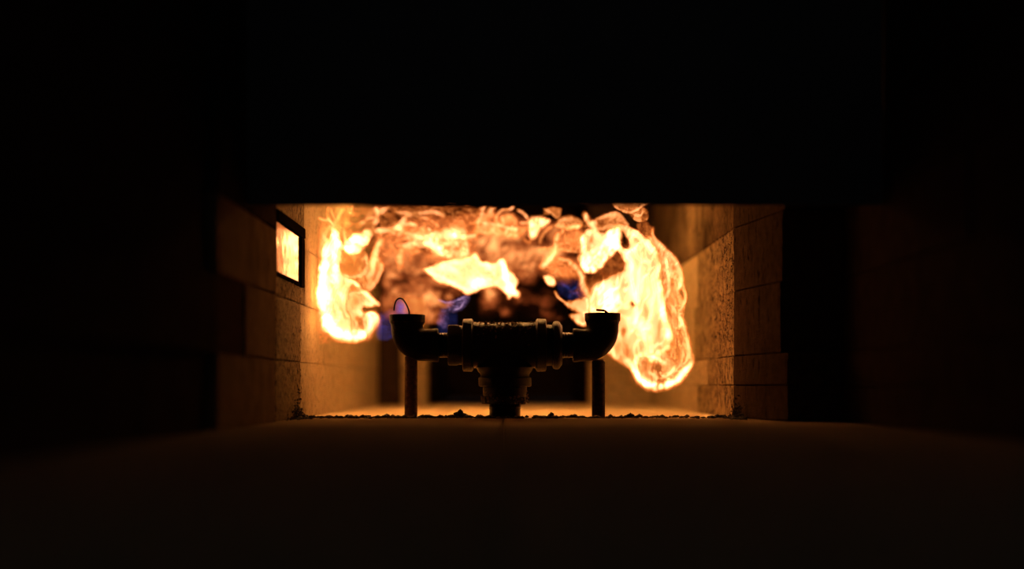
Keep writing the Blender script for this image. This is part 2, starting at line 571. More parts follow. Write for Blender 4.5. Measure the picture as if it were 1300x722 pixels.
def elbow(px, top, arm_end, name='elbow_nozzle'):
    """px: axis of the upright mouth, top: y of rim, arm_end: px where the arm stops"""
    s = 1 if arm_end > px else -1
    R = 21.0
    pts = []     # (position, tangent, r)
    V = Vector
    path = []
    zx = X(px)
    rim = [(top, 22.3), (top + .8, 22.8), (top + 9.5, 22.6), (top + 11, 21.3), (top + 15, 20.4)]
    for (py, r) in rim:
        path.append((V((zx, DB, Z(py))), V((0, 0, -1)), r * PX))
    cxp, czp = px + s * R, 438 - R
    for i in range(0, 13):
        a = math.pi / 2 * i / 12
        p = V((X(cxp - s * R * math.cos(a)), DB, Z(czp + R * math.sin(a))))
        t = V((s * math.sin(a), 0, -math.cos(a)))
        path.append((p, t, (20.3 + .3 * math.sin(a * 2)) * PX))
    e = arm_end
    for (off, r) in ((-8, 20.5), (-7, 21.2), (-.8, 21.2), (0, 20.2)):
        q = e + s * off
        path.append((V((X(q), DB, Z(438))), V((s, 0, 0)), r * PX))
    seg = 44
    bm = bmesh.new()
    rings = []

    def ring(p, t, r):
        b = V((0, 1, 0))
        n = t.cross(b).normalized()
        return [bm.verts.new(p + (n * math.cos(2 * math.pi * k / seg) + b * math.sin(2 * math.pi * k / seg)) * r) for k in range(seg)]
    # bore
    inner = [(V((zx, DB, Z(top + 30))), V((0, 0, -1)), 16.5 * PX), (V((zx, DB, Z(top + .4))), V((0, 0, -1)), 17.5 * PX)]
    for (p, t, r) in inner + path:
        rings.append(ring(p, t, r))
    for i in range(len(rings) - 1):
        for k in range(seg):
            bm.faces.new((rings[i][k], rings[i][(k + 1) % seg], rings[i + 1][(k + 1) % seg], rings[i + 1][k]))
    bm.faces.new(rings[0]); bm.faces.new(rings[-1])
    return link(name, bl(bm), M_ELBOW, burner, 'angle')


elbow(517, 399.5, 557)
elbow(765, 397.5, 727)
# below the branch
vert('reducing_bush', [(489, 27.5), (492, 28), (498, 27.6), (503.5, 27), (505, 25)])
vert('hex_nut', [(502.5, 26), (503.5, 29.5, 6), (510.5, 29.8, 6), (512.5, 27)], mat=M_IRON)
vert('riser_pipe', [(500, 19.6), (514, 19.6), (515, 20.2), (516.5, 19.6), (518, 20.2), (519.5, 19.7), (529, 19.7), (529.8, 19.7)], mat=M_IRON_S)
# flakes hanging on the nut
bm = bmesh.new()
for i in range(110):
    a = rs.uniform(0, 2 * math.pi)
    py = rs.gauss(506, 4.0)
    py = max(492, min(512, py))
    r = (28.5 + rs.uniform(-.5, 1.5)) * PX
    c = Vector((X(641) + math.cos(a) * r, DB + math.sin(a) * r, Z(py)))
    s = rs.uniform(.7, 1.9) * PX
    bmesh.ops.create_icosphere(bm, subdivisions=1, radius=.8, matrix=Matrix.Translation(c) @ Matrix.Rotation(rs.uniform(0, 6), 4, 'Y') @ Matrix.Diagonal((s, s * .7, s * 1.2, 1)))
tag(link('rust_scale', bl(bm), M_SCALE, burner), 'crusty rust flakes around the lower nut', kind='stuff')


# ------------------------------------------------------------------ support pipes
def post(name, px, top, r, label, cap):
    root = tag(empty(name, (X(px), DB, 0)), label, 'support pipe', )
    bm = bmesh.new()
    lathe(bm, [(0.0002, r * PX), (Z(top + 3), r * PX), (Z(top + 2.2), (r - .6) * PX), (Z(top + 2.2), (r - 2) * PX), (.002, (r - 2) * PX)],
          (0, 0, 0), (0, 0, 1), (1, 0, 0), 32, closed=True)
    for v in bm.verts:
        v.co.x += mnoise.noise(v.co * 90) * .0003
    link('tube', bm, M_POST if cap else M_RUST, root, 'angle')
    if cap:
        bm = bmesh.new()
        lathe(bm, [(Z(top + 3.1), (r - 1.2) * PX), (Z(top + .6), (r - .8) * PX), (Z(top), (r - 2.5) * PX)], (0, 0, 0), (0, 0, 1), (1, 0, 0), 8)
        link('cap', bm, M_RUST, root)
    return root


post('support_pipe', 521.8, 450.0, 8.2, 'thin rusty upright pipe propping up the left elbow nozzle', False)
post('support_pipe', 759.8, 456, 8.4, 'thin dark upright pipe with a small cap under the right elbow nozzle', True)

# ------------------------------------------------------------------ wires
def smooth_path(pts, n=8):
    out = []
    P = [Vector(p) for p in pts]
    for i in range(len(P) - 1):
        p0, p1, p2, p3 = P[max(i - 1, 0)], P[i], P[i + 1], P[min(i + 2, len(P) - 1)]
        for k in range(n):
            t = k / n
            out.append(.5 * ((2 * p1) + (-p0 + p2) * t + (2 * p0 - 5 * p1 + 4 * p2 - p3) * t * t + (-p0 + 3 * p1 - 3 * p2 + p3) * t ** 3))
    out.append(P[-1])
    return out


bm = bmesh.new()
w = [(500.2, 394, .0), (500.8, 388, 0), (503, 381.5, 0), (507, 378.6, 0), (511.5, 380, 0), (516, 386.5, 0), (519, 394, 0), (519.6, 400, 0), (519.8, 412, 0)]
tube(bm, smooth_path([(X(a), DB + .0 + c, Z(b)) for a, b, c in w]), 1.0 * PX)
tag(link('wire_hook', bm, M_WIRE, None, True), 'thin black wire bent into an arch, standing in the left nozzle', 'wire')
bm = bmesh.new()
w = [(756.8, 393, .0), (761, 393.6, 0), (766, 393.9, 0), (769.6, 395.8, 0), (771.3, 399, 0), (771.6, 411, 0)]
tube(bm, smooth_path([(X(a), DB + c, Z(b)) for a, b, c in w]), 1.5 * PX)
tag(link('wire_hook', bm, M_WIRE, None, True), 'short black wire crook poking out of the right nozzle', 'wire')

# ------------------------------------------------------------------ crumbs on the hearth joint
def lump(bm, c, s, r_):
    m = Matrix.Translation(c) @ Matrix.Rotation(r_.uniform(0, 6.28), 4, 'Z') @ Matrix.Diagonal((s[0], s[1], s[2], 1))
    ret = bmesh.ops.create_icosphere(bm, subdivisions=1, radius=1.0, matrix=m)
    for v in ret['verts']:
        v.co += Vector((r_.uniform(-1, 1), r_.uniform(-1, 1), r_.uniform(-1, 1))) * s[2] * .28
        v.co.z = max(v.co.z, .0002)


rc = random.Random(11)
bm = bmesh.new()
for i in range(900):
    u = rc.random()
    px = 352 + 575 * u
    dens = .35 + .65 * max(0, mnoise.noise(Vector((px * .03, 3.1, 0))) * 1.6 + .4)
    if rc.random() > dens:
        continue
    d = rc.gauss(.981, .002) if abs(px - 641) < 26 or abs(px - 522) < 14 or abs(px - 760) < 14 else rc.gauss(.992, .008)
    d = min(d, 1.02)
    s = abs(rc.gauss(0, 1)) * 1.0 + .5
    s = min(s, 2.6) * 1.6 * PX
    lump(bm, Vector((X(px), Y(d), s * .35)), (s * rc.uniform(.8, 1.7), s, s * rc.uniform(.5, .8)), rc)
# soot heaped into both wall corners
for (cx_, sg) in ((WL, 1), (WR, -1)):
    for i in range(420):
        y = Y(.975) + rc.gauss(0, .045)
        s = rc.uniform(.5, 1.9) * PX
        if i % 2:
            x = cx_ + sg * (abs(rc.gauss(0, .009)) + .002); z = 0
        else:
            z = min(rc.expovariate(1 / .010), .05) * max(.15, 1 - abs(y - Y(.975)) / .08)
            x = cx_ + sg * s * .4
        lump(bm, Vector((x, y, z + s * .4)), (s, s, s * .7), rc)
tag(link('loose_cinders', bm, M_CRUMB), 'line of tiny black cinders scattered along the hearth joint', 'cinders', kind='stuff')

big = [(585, 526.0, 6.2, 'largest knobbly black cinder lump, between left support pipe and riser pipe', 4.2),
       (573, 529.0, 4.2, 'low black cinder just left of the largest cinder lump', 2.0),
       (596, 529.0, 3.6, 'small black cinder just right of the largest cinder lump', 1.8),
       (610, 529.5, 5.6, 'flat dark cinder lying against the riser pipe on its left', 1.5),
       (545, 531.5, 7.5, 'wide flat black cinder to the right of the left support pipe', 1.8),
       (446, 530.5, 5.5, 'flat black cinder halfway between left wall and left support pipe', 1.9),
       (491, 530.5, 4.6, 'flat black cinder just left of the left support pipe', 1.8),
       (699, 527.5, 2.6, 'small pointed black cinder standing right of the riser pipe', 3.3),
       (726, 529.0, 6.5, 'long low black cinder left of the right support pipe', 1.8),
       (686, 529.5, 4.8, 'flat cinder flake close to the riser pipe on its right', 1.4),
       (799, 527.6, 4.4, 'rounded black cinder right of the right support pipe', 2.7),
       (350, 532.0, 3.6, 'lone dark cinder at the foot of the left brick wall', 2.4)]
for (px, py, wd, lab, ht) in big:
    bm = bmesh.new()
    n = 3 + int(wd)
    root = Vector((X(px), Y(.99), 0))
    for k in range(n):
        a = (k / (n - 1) - .5) * 2
        h = 2.4 * ht * PX * (1 - .5 * abs(a)) * rc.uniform(.75, 1.1)
        s = (1.7 + wd * .34) * PX
        lump(bm, Vector((a * wd * PX, rc.uniform(-1, 1) * PX * 1.5, h * .55)), (s * rc.uniform(.8, 1.2), s, max(h * .6, .0008)), rc)
    o = link('cinder', bm, M_CRUMB)
    o.location = root
    tag(o, lab, 'cinder', 'larger cinders on the hearth joint')


# ------------------------------------------------------------------ flames
# A flame is a closed, hollow body: its width, thickness and glow follow a
# hand-laid field of sheets, folds and filaments (coordinates in photo pixels,
# placed at the flame's own distance d).
def vnoise(x, y, seed):
    """smooth value noise in 2-D, vectorised, about -1..1"""
    xi = np.floor(x).astype(np.int64); yi = np.floor(y).astype(np.int64)
    xf = x - xi; yf = y - yi
    u = xf * xf * xf * (xf * (xf * 6 - 15) + 10); v = yf * yf * yf * (yf * (yf * 6 - 15) + 10)

    def grad(ix, iy, dx, dy):
        h = (ix * 374761393 + iy * 668265263 + seed * 974634777) & 0xffffffff
        h = ((h ^ (h >> 13)) * 1274126177) & 0xffffffff
        h = (h ^ (h >> 16)) & 0xffff
        a = h / 65536.0 * 2 * np.pi
        return np.cos(a) * dx + np.sin(a) * dy
    a = grad(xi, yi, xf, yf); b = grad(xi + 1, yi, xf - 1, yf)
    c = grad(xi, yi + 1, xf, yf - 1); d = grad(xi + 1, yi + 1, xf - 1, yf - 1)
    return ((a * (1 - u) + b * u) * (1 - v) + (c * (1 - u) + d * u) * v) * 1.5


def fbm(x, y, seed, o=3):
    s = 0; a = 1
    for i in range(o):
        s = s + a * vnoise(x * 2 ** i, y * 2 ** i, seed + i * 17); a *= .5
    return s


def catmull(P, n=6):
    P = np.array(P, float)
    out = []
    for i in range(len(P) - 1):
        p0, p1, p2, p3 = P[max(i - 1, 0)], P[i], P[i + 1], P[min(i + 2, len(P) - 1)]
        for k in range(n):
            t = k / n
            out.append(.5 * ((2 * p1) + (-p0 + p2) * t + (2 * p0 - 5 * p1 + 4 * p2 - p3) * t * t + (-p0 + 3 * p1 - 3 * p2 + p3) * t ** 3))
    out.append(P[-1])
    return np.array(out)


def seg_dist(gx, gy, a, b):
    dx, dy = b[0] - a[0], b[1] - a[1]
    L2 = dx * dx + dy * dy + 1e-9
    t = np.clip(((gx - a[0]) * dx + (gy - a[1]) * dy) / L2, 0, 1)
    return np.hypot(gx - a[0] - t * dx, gy - a[1] - t * dy), t


def stroke(gx, gy, pts, w, I, taper=True, soft=1.0):
    """ridge of light along a curve; w and I may be lists along it"""
    c = catmull(pts)
    n = len(c)
    u = np.linspace(0, 1, n)
    ws = np.interp(u, np.linspace(0, 1, len(w)), w) if isinstance(w, (list, tuple)) else np.full(n, float(w))
    Is = np.interp(u, np.linspace(0, 1, len(I)), I) if isinstance(I, (list, tuple)) else np.full(n, float(I))
    if taper:
        e = np.clip(np.minimum(u, 1 - u) / .18, 0, 1)
        Is = Is * (e * (2 - e)) * 1.0
    out = np.zeros_like(gx)
    m = max(ws) * 3 + 2
    for i in range(n - 1):
        x0, x1 = sorted((c[i][0], c[i + 1][0])); y0, y1 = sorted((c[i][1], c[i + 1][1]))
        sel = (gx > x0 - m) & (gx < x1 + m) & (gy > y0 - m) & (gy < y1 + m)
        if not sel.any():
            continue
        d, t = seg_dist(gx[sel], gy[sel], c[i], c[i + 1])
        ww = ws[i] * (1 - t) + ws[i + 1] * t
        ii = Is[i] * (1 - t) + Is[i + 1] * t
        v = ii * np.exp(-(d / (ww * .62)) ** 2)
        out[sel] = np.maximum(out[sel], v)
    return out


def sdf(gx, gy, poly):
    P = catmull(list(poly) + [poly[0]], 4)
    d = np.full(gx.shape, 1e9)
    inside = np.zeros(gx.shape, bool)
    for i in range(len(P) - 1):
        a, b = P[i], P[i + 1]
        dd, _ = seg_dist(gx, gy, a, b)
        d = np.minimum(d, dd)
        if a[1] != b[1]:
            cr = ((a[1] > gy) != (b[1] > gy)) & (gx < (b[0] - a[0]) * (gy - a[1]) / (b[1] - a[1]) + a[0])
            inside ^= cr
    return np.where(inside, d, -d)


def area(gx, gy, poly, I, soft=3, rim=0.0, rimw=3):
    s = sdf(gx, gy, poly)
    t = np.clip(s / soft * .5 + .5, 0, 1)
    t = t * t * (3 - 2 * t)
    return I * t + rim * np.exp(-((s - rimw * .6) / rimw) ** 2) * t


def blob(gx, gy, cx, cy, rx, ry, I, ang=0, p=2):
    a = math.radians(ang)
    dx, dy = gx - cx, gy - cy
    u = (dx * math.cos(a) + dy * math.sin(a)) / rx; v = (-dx * math.sin(a) + dy * math.cos(a)) / ry
    return I * np.exp(-(u * u + v * v) ** (p / 2))


WARM = np.array([[0, 0, 0, 0], [.15, .17, .030, .004], [.5, .62, .150, .026], [1, 1.25, .42, .115], [1.8, 3.0, .90, .34],
                 [3, 9, 2.9, .95], [5, 26, 12, 2.8], [9, 50, 26, 6.5]])
RED = np.array([[0, 0, 0, 0], [.15, .15, .024, .005], [.5, .56, .120, .026], [1, 1.05, .33, .085], [1.8, 2.2, .75, .22],
                [3, 4.2, 1.4, .5], [9, 12, 4, 2]])
BLUE = np.array([[0, 0, 0, 0], [.15, .008, .010, .05], [.5, .035, .040, .22], [1, .12, .10, .50], [2, .4, .3, 1.1], [9, 3, 3, 6]])
VIOLET = np.array([[0, 0, 0, 0], [.15, .04, .02, .05], [.5, .17, .09, .20], [1, .45, .25, .42], [2, 1.1, .7, .9], [9, 6, 5, 5]])


def flame(name, label, bounds, d, terms, ramp=WARM, step=1.0, warp=(2.2, 14), folds=(.45, 16, 1.0, 0), seed=1,
          thick=14, wave=14, cut=.035, holes=(), gain=1.0, lines=0.0):
    """terms: list of ('a', poly, I, soft, rim) / ('s', pts, w, I) / ('b', cx, cy, rx, ry, I, ang).
    folds = (strength, size, vertical stretch, lean)"""
    x0, y0, x1, y1 = bounds
    nx = int((x1 - x0) / step) + 1; ny = int((y1 - y0) / step) + 1
    gx, gy = np.meshgrid(np.linspace(x0, x1, nx), np.linspace(y0, y1, ny))
    wa, wsz = warp
    wx = gx + wa * fbm(gx / wsz, gy / wsz, seed, 3)
    wy = gy + wa * fbm(gx / wsz + 31.7, gy / wsz + 11.3, seed + 5, 3)
    F = np.zeros_like(gx)
    S = np.zeros_like(gx)
    for t in terms:
        if t[0] == 'a':
            F = np.maximum(F, area(wx, wy, t[1], t[2], t[3] if len(t) > 3 else 3, t[4] if len(t) > 4 else 0, t[5] if len(t) > 5 else 3))
        elif t[0] == 'b':
            F = F + blob(wx, wy, *t[1:])
        elif t[0] == 's':
            S = np.maximum(S, stroke(gx * .45 + wx * .55, gy * .45 + wy * .55, *t[1:]))
    fs, fz, vs, lean = folds
    # folded sheets: ridged, domain-warped noise
    ux = gx + lean * (gy - y0)
    q = fbm(ux / (fz * 2), gy / (fz * 2 * vs), seed + 50, 3)
    q2 = fbm(ux / (fz * 2) + 7, gy / (fz * 2 * vs) + 3, seed + 60, 3)
    n1 = fbm(ux / fz + q * 1.6, gy / (fz * vs) + q2 * 1.6, seed + 70, 3)
    ridge = np.clip(1 - np.abs(n1) * 2.2, 0, 1) ** 2
    n2 = fbm(ux / (fz * 1.4) + q2 * 1.2 + 9, gy / (fz * 1.4 * vs) + q * 1.2, seed + 90, 2)
    F = F * np.clip(1 - fs * .55 + fs * 1.25 * ridge + fs * .9 * n2, .12, 4)
    n3 = fbm(ux / (fz * .55) + q * 1.3 + 5, gy / (fz * .55 * vs) + q2 * 1.3, seed + 110, 3)
    fine = np.clip(1 - np.abs(n3) * 3.0, 0, 1) ** 2
    F = F * (1 + fs * .75 * (fine - .3) * (.5 if gain != 1 else 1))
    thread = np.clip(1 - np.abs(n1) * 9, 0, 1) + np.clip(1 - np.abs(n2 - .12) * 8, 0, 1)
    F = F + lines * thread * np.sqrt(np.clip(F, 0, 1)) * np.clip(.6 + 1.2 * q, .1, 1.6)
    S = S * np.clip(.8 + .55 * n2 + .35 * (fine - .3), .15, 2)
    F = F * gain; S = S * (gain ** .35 if gain < 1 else gain)
    F = np.maximum(F, S) + .25 * np.minimum(F, S)
    for h in holes:   # (cx, cy, rx, ry, amount, angle)
        F = F * (1 - blob(wx, wy, h[0], h[1], h[2], h[3], h[4], h[5] if len(h) > 5 else 0, 3))
    F = np.clip(F, 0, 9)
    edge = np.minimum.reduce([gx - x0, x1 - gx, gy - y0, y1 - gy])
    F = F * np.clip(edge / 3.0, 0, 1)
    keep = F > cut
    Fc = np.where(keep, F - cut, 0)
    col = np.stack([np.interp(Fc, ramp[:, 0], ramp[:, k]) for k in (1, 2, 3)], -1)
    # body: middle surface waves in depth, thickness grows with the glow
    mid = wave * (fbm(gx / 60, gy / 60, seed + 120, 2) + .25 * fbm(gx / 22, gy / 22, seed + 130, 2)) * PX
    th = thick * PX * (1 - np.exp(-Fc * .9)) * (1 + .35 * n2)
    th = np.clip(th, 0, None)
    wxm, wzm = (gx - CX) * PX * d, HC + (HY - gy) * PX * d
    kk = keep
    cell = kk[:-1, :-1] | kk[1:, :-1] | kk[:-1, 1:] | kk[1:, 1:]
    used = np.zeros_like(kk)
    used[:-1, :-1] |= cell; used[1:, :-1] |= cell; used[:-1, 1:] |= cell; used[1:, 1:] |= cell
    nV = int(used.sum())
    idx = -np.ones(used.shape, int); idx[used] = np.arange(nV)
    cxm, czm = wxm[used].mean(), wzm[used].min()
    Yd = Y(d)
    front = np.stack([wxm[used] - cxm, mid[used] - th[used], wzm[used] - czm], -1)
    back = np.stack([wxm[used] - cxm, mid[used] + th[used] + .0002, wzm[used] - czm], -1)
    V = np.concatenate([front, back])
    j, i = np.nonzero(cell)
    q0, q1, q2_, q3 = idx[j, i], idx[j, i + 1], idx[j + 1, i + 1], idx[j + 1, i]
    A = np.stack([q0, q3, q2_, q1], -1)
    B = np.stack([q0, q1, q2_, q3], -1) + nV
    FA = np.concatenate([A, B])
    me = bpy.data.meshes.new(name)
    me.vertices.add(len(V)); me.vertices.foreach_set('co', V.ravel())
    me.loops.add(FA.size); me.loops.foreach_set('vertex_index', FA.ravel())
    me.polygons.add(len(FA)); me.polygons.foreach_set('loop_start', np.arange(0, FA.size, 4))
    me.update(calc_edges=True)
    ca = me.color_attributes.new('glow', 'FLOAT_COLOR', 'POINT')
    c4 = np.concatenate([np.concatenate([col[used]] * 2), np.ones((2 * nV, 1))], 1)
    ca.data.foreach_set('color', c4.ravel())
    me.materials.append(M_FLAME)
    o = bpy.data.objects.new(name, me)
    o.location = (cxm, Yd, czm)
    C.objects.link(o)
    return tag(o, label, 'flame')


#FLAMES
# 1 left flame: falls along the left wall and curls up at its foot
flame('flame', 'tall white-yellow flame curling up at its foot beside the left wall', (396, 258, 492, 438), 1.05, [
    ('a', [(412, 318), (408, 335), (404, 355), (402, 375), (405, 390), (410, 405), (414, 419), (428, 425), (444, 431), (459, 430), (468, 422), (473, 412),
           (480, 405), (480.5, 398), (474, 394), (465, 396), (460, 393), (466, 389), (474, 389), (480, 387), (474, 378), (462, 366), (452, 356), (436, 350),
           (431, 335), (434, 318), (430, 300), (424, 290), (418, 300)], 2.6, 3, 1.6, 5),
    ('a', [(458, 330), (462, 322), (470, 330), (478, 322), (484, 332), (484, 345), (477, 357), (468, 368), (462, 366), (455, 352)], 1.2, 4, .6),
    ('a', [(434, 322), (448, 316), (463, 322), (466, 338), (461, 349), (444, 353), (432, 346)], .9, 4, .5),
    ('a', [(405, 285), (412, 280), (424, 283), (440, 275), (441, 300), (432, 330), (408, 335), (403, 310)], .5, 6),
    ('b', 414, 370, 8, 42, 3.5, 2), ('b', 424, 412, 16, 10, 2.6, 30), ('b', 450, 423, 16, 6, 2.2, 8), ('b', 471, 402, 7, 8, 2.0, 0),
    ('b', 433, 375, 7, 16, 1.2, 0), ('b', 425, 300, 6, 22, .5, 0), ('b', 426, 325, 5, 30, 2.6, 0), ('b', 413, 335, 5, 30, 2.0, 0),
    ('s', [(405, 277), (411, 279.5), (417, 279), (422, 283)], 2.6, 1.6), ('s', [(418, 262), (415, 272), (421, 283), (424, 287)], 2.4, 1.7),
    ('s', [(420, 264), (423, 274), (427, 282)], 2, 1.4),
    ('s', [(424, 285), (417, 291), (413, 299), (415, 306), (421, 312)], 2.4, 1.8), ('s', [(437, 264), (430, 274), (424, 285), (422, 300)], 3, 1.6),
    ('s', [(439, 273), (437, 292), (438, 307), (433, 319), (429, 335), (433, 350)], 3.4, [1.2, 2.2, 2.4]),
    ('s', [(424, 286), (424, 300), (423, 320), (426, 345), (432, 370)], [4, 8, 8], [1.6, 3.5, 4]),
    ('s', [(411, 300), (411, 330), (409, 355), (408, 380), (412, 402), (420, 418), (440, 427), (460, 425), (474, 410), (478, 400)], [3, 8, 10, 10, 8], [1, 4.5, 5.5, 5, 3.6]),
    ('s', [(462, 318), (466, 332), (464, 346), (452, 352), (438, 350), (430, 342)], 3.2, 1.9),
    ('s', [(483, 305), (477, 314), (474, 328), (472, 345), (464, 356)], [3, 6, 5], [1, 2.2, 1.6]),
    ('s', [(484, 332), (483, 345), (475, 360), (468, 369)], 4, 1.7),
    ('s', [(445, 355), (456, 362), (466, 374), (479, 386)], 4.5, 2.0)],
    holes=[(455, 407, 5, 4, .55), (452, 383, 6, 7, .35), (448, 366, 7, 5, .3), (448, 336, 9, 8, .3), (469, 391.6, 9, 1.6, .85, -6)],
    lines=.35, seed=3, folds=(.45, 17, 2.2, .1), warp=(2.0, 13), thick=14, wave=10, gain=.50)

flame('flame', 'tiny forked flame wisp at the upper left, just under the lintel', (437, 258, 453, 274), 1.06, [
    ('s', [(441, 260), (443, 268), (445, 270.5), (447, 262), (448, 259)], 2.4, 1.3), ('b', 444.5, 266, 3, 4, .5)], seed=5, warp=(.5, 6),
    folds=(.2, 9, 1, 0), thick=5, wave=3, step=.6)

# 2 left ceiling flames
flame('flame', 'stringy orange flames trailing under the lintel from the left flame to the middle', (436, 258, 612, 345), 1.13, [
    ('a', [(440, 268), (470, 262), (520, 260), (570, 262), (606, 268), (606, 300), (596, 330), (570, 338), (545, 330), (520, 330), (500, 322), (484, 340), (470, 338),
           (474, 310), (452, 322), (440, 318)], .36, 8, .0),
    ('a', [(510, 298), (522, 292), (540, 289), (556, 292), (572, 288), (590, 286), (592, 302), (596, 320), (590, 332), (570, 334), (556, 322), (540, 314), (520, 312)], 1.15, 6, .2),
    ('a', [(441, 320), (440, 309), (447, 302), (458, 298), (474, 295), (468, 305), (460, 313), (452, 320), (446, 322)], 2.0, 3, .8),
    ('b', 444, 316, 6, 5, 2.4), ('b', 549, 302, 7, 9, 1.6), ('b', 560, 318, 8, 5, 1.4, 35), ('b', 505, 291, 8, 5, .9), ('b', 578, 296, 8, 9, 1.0),
    ('s', [(443, 312), (449, 301), (465, 296), (485, 292), (500, 290.5), (508, 285), (514, 276), (520, 268)], [3, 5, 4, 5, 3], [1.8, 2.0, 2.2, 2.4, 1.3]),
    ('s', [(453, 286), (466, 280), (477, 276), (486, 268), (495, 262)], 3, 1.6), ('s', [(476, 262), (480, 272), (476, 286), (474, 296)], 4.5, 1.6),
    ('s', [(439, 283), (446, 285)], 2, 1.6), ('s', [(496, 269.5), (515, 270.5), (532, 269), (552, 268), (566, 274)], 2.2, [1.2, 1.9, 1.5]),
    ('s', [(508, 284), (522, 285), (530, 286)], 2.2, 2.0), ('s', [(514, 277), (522, 273), (534, 274), (548, 280), (560, 290)], 2.4, 1.3),
    ('s', [(480, 303), (492, 299), (505, 295), (518, 297), (534, 302), (549, 312), (566, 326)], [2, 3, 6, 7], [.9, 1.3, 2.2, 2.6]),
    ('s', [(560, 299), (575, 299), (592, 300.5), (606, 298)], 2.2, 2.2), ('s', [(588, 300), (591, 310), (594, 323)], 4.5, 2.2),
    ('s', [(472, 342), (474, 326), (479, 312), (486, 303)], 5, 1.6), ('s', [(508, 340), (507, 326), (512, 314), (526, 308)], 6, 1.4),
    ('s', [(484, 300), (480, 292), (474, 286), (466, 284)], 2.6, 1.0), ('s', [(446, 322), (452, 334), (456, 345)], 3, .7)],
    holes=[(450, 280, 6, 3.5, .9), (482, 286, 4.5, 4, .8), (554, 276, 8, 4, .85), (531, 282, 3, 3, .5), (492, 311, 5, 5, .75), (532, 326, 10, 5.5, .8), (448, 291, 7, 4, .6), (500, 278, 8, 4, .4),
           (583, 264, 9, 4, .55), (457, 334, 7, 8, .8)],
    lines=.45, seed=21, folds=(.65, 18, .6, .2), warp=(2.4, 15), thick=16, wave=16)

# 3 central bright tongue
flame('flame', 'broad pale yellow flame tongue hovering above the tee, ragged at its right end', (528, 318, 668, 386), 1.10, [
    ('a', [(538, 342), (552, 336), (568, 332), (585, 329), (598, 324), (603, 321), (612, 331), (628, 334), (637, 328), (641, 329), (645, 343), (653, 349), (657, 358), (655, 367),
           (659.5, 372), (658, 376), (650, 377), (645, 380), (641, 372), (634, 365), (620, 364), (610, 366), (601, 371), (590, 372), (584, 367), (575, 362), (560, 359), (547, 351)], 2.3, 2.6, .6, 4),
    ('b', 605, 358, 11, 6, 2.2, -15), ('b', 642, 352, 4, 14, 2.0, -15), ('b', 572, 344, 18, 6, .5), ('b', 647, 368, 5, 6, 1.3),
    ('s', [(538, 342), (556, 350), (575, 359), (590, 368), (604, 362)], 4, 2.4), ('s', [(637, 330), (642, 348), (650, 366), (656, 374)], 5, 3.6),
    ('s', [(600, 324), (612, 334), (632, 338)], 3, 2.6)],
    lines=.3, seed=33, folds=(.16, 20, .6, 0), warp=(1.4, 12), thick=16, wave=10, gain=.8)

# 4 deep orange mass at the back
flame('flame', 'wide blurred orange-red sheet of fire filling the back of the chamber', (470, 262, 748, 412), 1.27, [
    ('a', [(480, 300), (500, 285), (540, 280), (600, 275), (640, 272), (680, 284), (720, 290), (742, 300), (742, 335), (728, 352), (700, 350), (682, 342), (676, 352), (665, 357),
           (652, 350), (640, 356), (600, 366), (560, 368), (556, 388), (560, 404), (548, 412), (535, 405), (510, 400), (490, 396), (484, 380), (488, 360), (484, 330)], .54, 9, .1),
    ('b', 622, 374, 11, 13, .75), ('b', 623, 372, 5, 7, .6), ('b', 690, 384, 13, 13, .20), ('b', 641, 397, 10, 7, .22), ('b', 700, 402, 9, 6, .12), ('b', 660, 375, 16, 10, .10),
    ('b', 546, 380, 8, 8, 1.1), ('b', 545, 402, 6, 6, .5), ('b', 530, 343, 9, 6, .7), ('b', 505, 345, 7, 10, .4), ('b', 522, 372, 8, 10, .5), ('b', 570, 375, 5, 5, .6),
    ('b', 668, 338, 13, 14, .35), ('b', 690, 322, 16, 7, .6), ('b', 620, 305, 16, 9, .5), ('b', 650, 320, 20, 10, .3), ('b', 636, 300, 30, 6, .3),
    ('s', [(664, 338), (672, 328), (684, 320), (700, 324), (716, 318)], 4, 1.4), ('s', [(672, 312), (690, 317), (712, 316), (738, 318)], 3, 1.2),
    ('s', [(560, 364), (556, 376), (563, 388), (576, 384)], 4, .9), ('s', [(600, 300), (620, 310), (640, 318), (660, 316)], 4, 1.1)],
    ramp=RED, holes=[(509, 391, 9, 12, .7), (575, 268, 16, 5, .7), (520, 268, 14, 4, .5), (662, 276, 8, 6, .7), (511, 356, 9, 9, .75), (537, 350, 9, 8, .75), (484, 368, 9, 16, .8), (560, 366, 16, 6, .75, 12), (552, 392, 6, 5, .6), (690, 305, 9, 6, .6), (672, 300, 8, 10, .6, 30),
                     (728, 322, 14, 5, .8, -15), (700, 308, 8, 4, .5), (600, 376, 12, 14, .6), (655, 288, 14, 5, .4), (545, 336, 5, 4, .4)],
    lines=.35, seed=44, folds=(.6, 21, .6, .3), warp=(4, 22), thick=26, wave=26)

# unseen fire added under the chamber roof, behind the plate, to brighten the chamber
flame('flame', 'bright fire along the chamber roof, added unseen behind the black plate to light the chamber', (420, 168, 880, 262), 1.22, [
    ('a', [(440, 230), (470, 194), (540, 176), (640, 174), (740, 178), (830, 186), (862, 208), (850, 230), (760, 236), (680, 234), (600, 238), (520, 236)], 5.3, 16, .0)],
    seed=141, folds=(.5, 26, .6, .2), warp=(6, 24), thick=30, wave=24, step=3.0)

